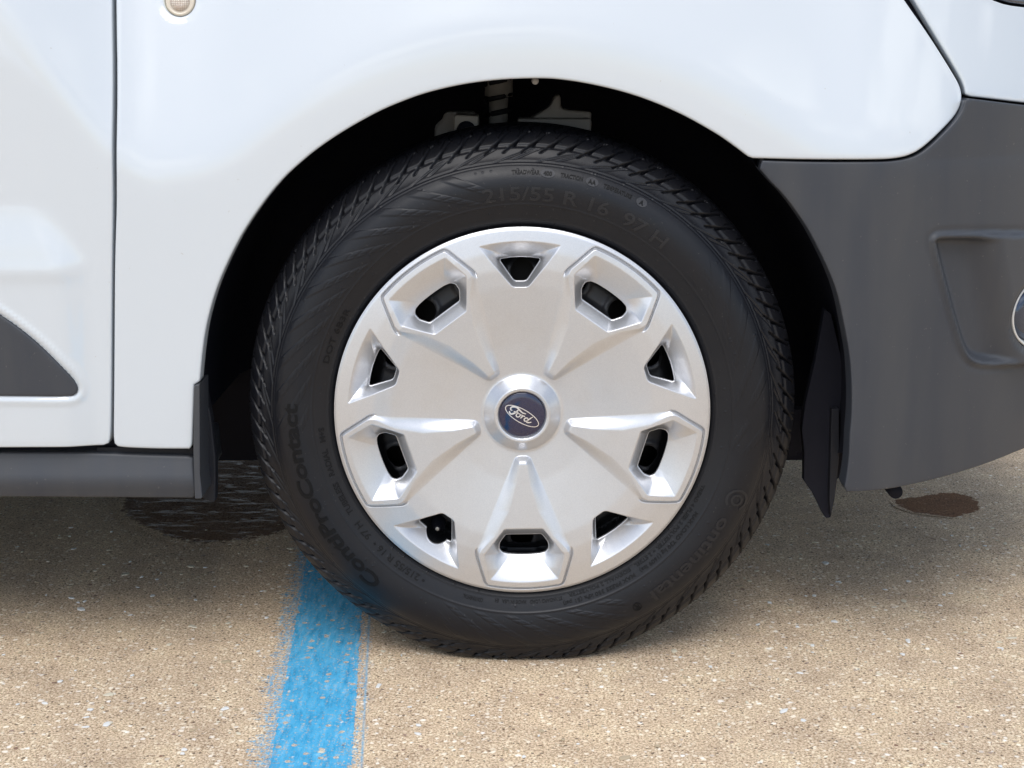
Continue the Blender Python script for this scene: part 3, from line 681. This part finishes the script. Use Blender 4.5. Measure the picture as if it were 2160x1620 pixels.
strokes = [([(-.60, .00), (-.70, .00), (-.74, .10), (-.66, .21), (-.48, .27), (-.28, .22), (-.08, .17), (.12, .21)], .045),
           ([(-.34, .19), (-.38, .06), (-.46, -.10), (-.56, -.19), (-.68, -.17), (-.70, -.09)], .050),
           ([(-.52, .00), (-.40, .03), (-.26, .07)], .035),
           ([(-.20, .04), (-.29, -.02), (-.29, -.13), (-.19, -.16), (-.11, -.08), (-.12, .02), (-.20, .04)], .034),
           ([(-.12, .02), (-.04, .04), (.03, .04)], .026), ([(.04, .06), (.01, -.06), (-.02, -.15)], .036), ([(.02, -.02), (.08, .05), (.15, .04)], .034),
           ([(.36, .04), (.26, .04), (.19, -.05), (.22, -.14), (.30, -.15), (.38, -.06)], .036), ([(.52, .25), (.44, .10), (.36, -.08), (.38, -.15), (.50, -.12), (.60, -.03)], .040)]
for pts, wd in strokes:
    a, f = ribbon(pts, wd, lift=.0006); o_ = len(V); V += a; F += [tuple(i + o_ for i in q) for q in f]; mi += [1] * len(f)
for A_, B_, wd in ((1.0, .36, .022),):
    a, f = ribbon([(A_ * math.cos(t), B_ * math.sin(t)) for t in np.linspace(0, 2 * math.pi, 40)[:-1]], wd, True, 3, .0006); o_ = len(V); V += a; F += [tuple(i + o_ for i in q) for q in f]; mi += [1] * len(f)
link_mesh('centre_cap', V, F, [M_NAVY, M_CHROME], wheel, mi=mi)

# tyre: profile from bead over the shoulder to the inner side
TP = np.array([(.200, .030), (.211, .016), (.2175, .0075), (.226, .0035), (.236, -.0005), (.248, -.0045), (.262, -.0060), (.275, -.0030), (.284, .0030), (.2885, .0075), (.2935, .0125), (.3015, .0165), (.3085, .0220), (.3142, .029), (.3188, .038), (.3218, .050), (.3236, .068), (.3244, .10), (.3245, .125), (.3235, .16), (.320, .19), (.311, .205), (.300, .214), (.27, .222), (.24, .212), (.21, .195)])
for _ in range(3):
    Q = [TP[0]]
    for a, b in zip(TP[:-1], TP[1:]): Q += [.75 * a + .25 * b, .25 * a + .75 * b]
    TP = np.array(Q + [TP[-1]])
sl = np.concatenate([[0], np.cumsum(np.hypot(*np.diff(TP, axis=0).T))])
s_fine = np.concatenate([np.arange(0, .165, .00085), np.linspace(.165, sl[-1], 50)])
Tr = np.interp(s_fine, sl, TP[:, 0]); Ty = np.interp(s_fine, sl, TP[:, 1]); ns_ = len(s_fine)
s_at = lambda r: float(np.interp(r, TP[:len(TP) // 2, 0], sl[:len(TP) // 2]))
S_LINE = s_at(.2885)
nt_ = 2160; TH = np.arange(nt_) * 2 * math.pi / nt_
T2, S2 = np.meshgrid(TH, s_fine, indexing='ij'); R2 = np.interp(S2, sl, TP[:, 0])
deg = np.degrees(T2)
disp = np.zeros_like(T2)                              # + is outwards along the normal
gau = lambda d, w_: np.exp(-(d / w_) ** 2)
disp -= .0010 * gau(S2 - S_LINE, .0009)
disp -= .0004 * gau(S2 - S_LINE + .0045, .0008)
disp += .0006 * gau(S2 - s_at(.2415), .0010)
disp += .0005 * gau(S2 - s_at(.2235), .0015)
q = S2 - S_LINE
def lines(period, slant, width, depth, lo, hi, ph=0.0, curve=0.0, soft=.002):
    """grooves running across the shoulder; slant in degrees of turn per metre"""
    x = (deg + ph - slant * (q - lo) - curve * (q - lo) ** 2 * 1000) / period; x = (x - np.round(x)) * period * math.pi / 180 * .30
    cosf = 1 / np.sqrt(1 + (R_(slant) * .30) ** 2)
    m_ = sstep((q - lo) / soft + .5) * sstep((hi - q) / soft + .5)
    return depth * np.exp(-(x * cosf / width) ** 4) * m_
tq = q
disp -= lines(9.6, -560, .0008, .0014, .001, .017)
disp -= lines(9.6, -400, .0008, .0014, .003, .017, 4.1)
disp -= .0012 * sstep((q - .0165) / .003) * (1 - sstep((q - .021) / .003))
disp -= lines(4.0, -120, .0012, .0042, .019, .048, 0)
disp -= lines(4.0, -200, .0011, .0040, .012, .032, 1.9)
disp -= lines(4.0, -60, .0009, .0024, .034, .070, 1.0)
disp -= lines(2.4, 60, .0008, .0026, .045, .060, 1.2)
for c0 in (.062, .098, .134): disp -= .006 * gau(S2 - s_at(.2885) - c0 + .0, .0036)
disp -= lines(2.4, -90, .0011, .0045, .068, .094, .4) + lines(2.4, 90, .0011, .0045, .104, .130, .4)
# swept decorative bands with small bricks on the sidewall
xi = (S_LINE - S2)
def swept(lo, hi, period, amp, sgn):
    rng_ = sstep((deg - lo) / 4) * sstep((hi - deg) / 4)
    ph = (deg - lo) / period + sgn * (xi * 26 + 380 * np.maximum(xi - .004, 0) ** 2); f = ph - np.floor(ph)
    band = sstep((f - .12) / .05) * sstep((.56 - f) / .12)
    inn = sstep((xi - .006) / .006) * sstep((.049 - xi) / .004)
    br = np.abs(((f * period * 1.0) / 1.7) % 1 - .5) * 2; ch = np.abs((xi / .0062) % 1 - .5) * 2
    cut = np.maximum(gau(1 - br, .14), gau(1 - ch, .22)) * sstep((xi - .022) / .004)
    edge = gau((f - .12) * period * R_(1) * .27, .0006)
    return rng_ * inn * amp * (band * (1 - .95 * cut) - .6 * edge)
disp += swept(98, 186, 8.6, .0006, 1) + swept(246, 300, 8.6, .0006, 1) + swept(-12 + 360, 360, 8.6, .0004, 1) + swept(0, 42, 8.6, .0004, 1)
# small vent marks
for k in range(90):
    a, r_ = RNG.uniform(0, 360), RNG.choice([.2225, .2335, .252, .2800, .2865])
    dd = ((np.degrees(T2[:, 0]) - a + 180) % 360 - 180) * R_(1) * r_; ii = np.nonzero(np.abs(dd) < .004)[0]
    for i in ii: disp[i] += .0007 * gau(np.hypot(dd[i], s_fine - s_at(r_)), .0009)
dr = np.gradient(Tr, s_fine); dy = np.gradient(Ty, s_fine); L_ = np.hypot(dr, dy); nr_, ny_ = -dy / L_ * -1, -dr / L_
Rn = R2 + disp * nr_[None, :]; Yn = Ty[None, :] + disp * ny_[None, :]
Xv = Rn * np.cos(T2); Zv = WZ + Rn * np.sin(T2)
low = np.clip((.030 - Zv) / .03, 0, 1); Yn = Yn - .006 * low * (Yn < .06)
Zv = np.where(Zv < .0035, .0035, Zv)
Vt = np.stack([Xv.ravel(), Yn.ravel(), Zv.ravel()], 1)
I, J = np.meshgrid(np.arange(nt_), np.arange(ns_ - 1), indexing='ij')
a = I * ns_ + J; b = ((I + 1) % nt_) * ns_ + J
Ft = np.stack([a, a + 1, b + 1, b], -1).reshape(-1, 4)
# lettering wrapped on the sidewall and joined into the tyre
fontc = {}
def text_mesh(body, size, bold=0.0, space=1.0):
    cu = bpy.data.curves.new('lettering', 'FONT'); cu.body = body; cu.size = size; cu.offset = bold; cu.space_character = space; cu.extrude = .00035; cu.resolution_u = 3
    ob = bpy.data.objects.new('lettering', cu); COL.objects.link(ob); dg = bpy.context.evaluated_depsgraph_get(); dg.update()
    me = bpy.data.meshes.new_from_object(ob.evaluated_get(dg)); bm = bmesh.new(); bm.from_mesh(me)
    bmesh.ops.remove_doubles(bm, verts=bm.verts, dist=1e-6)
    if size > .008:
        xs_ = [v.co.x for v in bm.verts]; ys_ = [v.co.y for v in bm.verts]
        for axis, lo, hi, st in (((0, 1, 0), min(ys_), max(ys_), .003), ((1, 0, 0), min(xs_), max(xs_), .006)):
            for c_ in np.arange(lo + st, hi, st):
                bmesh.ops.bisect_plane(bm, geom=bm.verts[:] + bm.edges[:] + bm.faces[:], plane_co=tuple(c_ * a_ for a_ in axis), plane_no=axis)
    bm.to_mesh(me); bm.free()
    V_ = np.array([v.co[:] for v in me.vertices]); F_ = [tuple(p.vertices) for p in me.polygons]
    bpy.data.objects.remove(ob); bpy.data.curves.remove(cu); bpy.data.meshes.remove(me); return V_, F_
ypr = lambda r: np.interp(r, TP[:len(TP) // 2, 0], TP[:len(TP) // 2, 1])
LV, LF, LM = [], [], []; nl = 0
def wrap(V_, F_, th0, th1, rb, mat, lift=.0004):
    """th0 to th1 in degrees, clockwise, letter tops outwards"""
    global nl
    x = V_[:, 0]; x = (x - x.min()) / (x.max() - x.min()); th = np.radians(th0 + (th1 - th0) * x); r = rb + V_[:, 1]
    z = WZ + r * np.sin(th); y = ypr(r) - lift - V_[:, 2] - .0055 * np.clip((.030 - z) / .03, 0, 1)
    LV.append(np.stack([r * np.cos(th), y, z], 1)); LF.extend([tuple(i + nl for i in f) for f in F_]); LM.extend([mat] * len(F_)); nl += len(V_)
def word(body, th0, th1, rb, size, bold=0., mat=1, lift=.0004): wrap(*text_mesh(body, size, bold), th0, th1, rb, mat, lift)
word('ContiProContact', 230.5, 177, .2580, .0235, .0007, 1)
word('ontinental', -27.5, -55, .2610, .0215, .0005, 3)
word('®', -58.5, -60.8, .2640, .0150, .0, 1)
word('215/55 R 16  97 H', 100, 51, .2465, .0215, .0003, 3, .0004)
word('TREADWEAR', 92.5, 86.0, .2755, .0062, .0002, 1)
word('TRACTION', 81.2, 76.0, .2755, .0062, .0002, 1)
word('TEMPERATURE', 71.0, 64.0, .2755, .0062, .0002, 1)
word('• 215/55 R 16 •  97 H', 240.5, 214, .2290, .0105, .0002, 1)
word('TUBELESS   RADIAL   M+S', 211, 184, .2290, .0090, .0002, 1)
word('CONTINENTAL', 258.5, 252.5, .2290, .0060, .0001, 1)
word('STANDARD LOAD   MADE IN USA   E4', 282, 262, .2270, .0055, .0001, 1)
word('MAX LOAD 730 kg (1609 lbs)   MAX PRESS 350 kPa (51 psi)', -30, -78, .2330, .0060, .0001, 1)
word('TREAD 4 PLIES: 2 POLYESTER + 2 STEEL   SIDEWALL 2 POLYESTER', -22, -76, .2255, .0055, .0001, 1)
word('DOT 6B3R', 165, 148, .2290, .0090, .0001, 1)
def ring_poly(cx_, cz_, ro, ri, a0, a1, n=40, sx=1.0):
    V_ = []; F_ = []
    for i in range(n + 1):
        t = R_(a0 + (a1 - a0) * i / n)
        for rr in (ro, ri): V_.append((cx_ + sx * rr * math.cos(t) , cz_ + rr * math.sin(t), .0004))
    for i in range(n): F_.append((2 * i, 2 * i + 1, 2 * i + 3, 2 * i + 2))
    return V_, F_
def wrap_local(V_, F_, th, r0, mat, lift=.0004):
    V_ = np.array(V_); t = np.radians(th) - V_[:, 0] / r0
    W = np.stack([t, V_[:, 1], V_[:, 2]], 1); global nl
    r = r0 + W[:, 1]; z = WZ + r * np.sin(W[:, 0]); LV.append(np.stack([r * np.cos(W[:, 0]), ypr(r) - lift - W[:, 2], z], 1))
    LF.extend([tuple(i + nl for i in f) for f in F_]); LM.extend([mat] * len(F_)); nl += len(V_)
wrap_local(*ring_poly(0, 0, .0135, .0105, 40, 320), -22.2, .2690, 3)      # the large C that wraps the o
wrap_local(*ring_poly(0, 0, .0072, .0045, 0, 360), -22.2, .2690, 3)
for th, sx, tx in ((84.2, 1.7, '400'), (73.8, 1.5, 'AA'), (61.4, 1.35, 'A')):
    wrap_local(*ring_poly(0, 0, .0048, .00001, 0, 360, sx=sx), th, .2775, 2, .0003)
    V_, F_ = text_mesh(tx, .0062, .0003); V_[:, 0] -= (V_[:, 0].max() + V_[:, 0].min()) / 2; V_[:, 1] -= .0022; wrap_local(V_, F_, th, .2775, 1, .0009)
LVa = np.concatenate(LV); LVa[:, 2] = np.maximum(LVa[:, 2], .004)
nV = len(Vt); allF = Ft.tolist() + [tuple(i + nV for i in f) for f in LF]
tyre = link_mesh('tyre', np.concatenate([Vt, LVa]), allF, [M_TYRE, M_LETTER, M_LETTER2, M_LETTER3], wheel, mi=[0] * len(Ft) + LM)
tyre.data.polygons.foreach_set('use_smooth', [True] * len(Ft) + [False] * len(LM)); tyre.data.update()
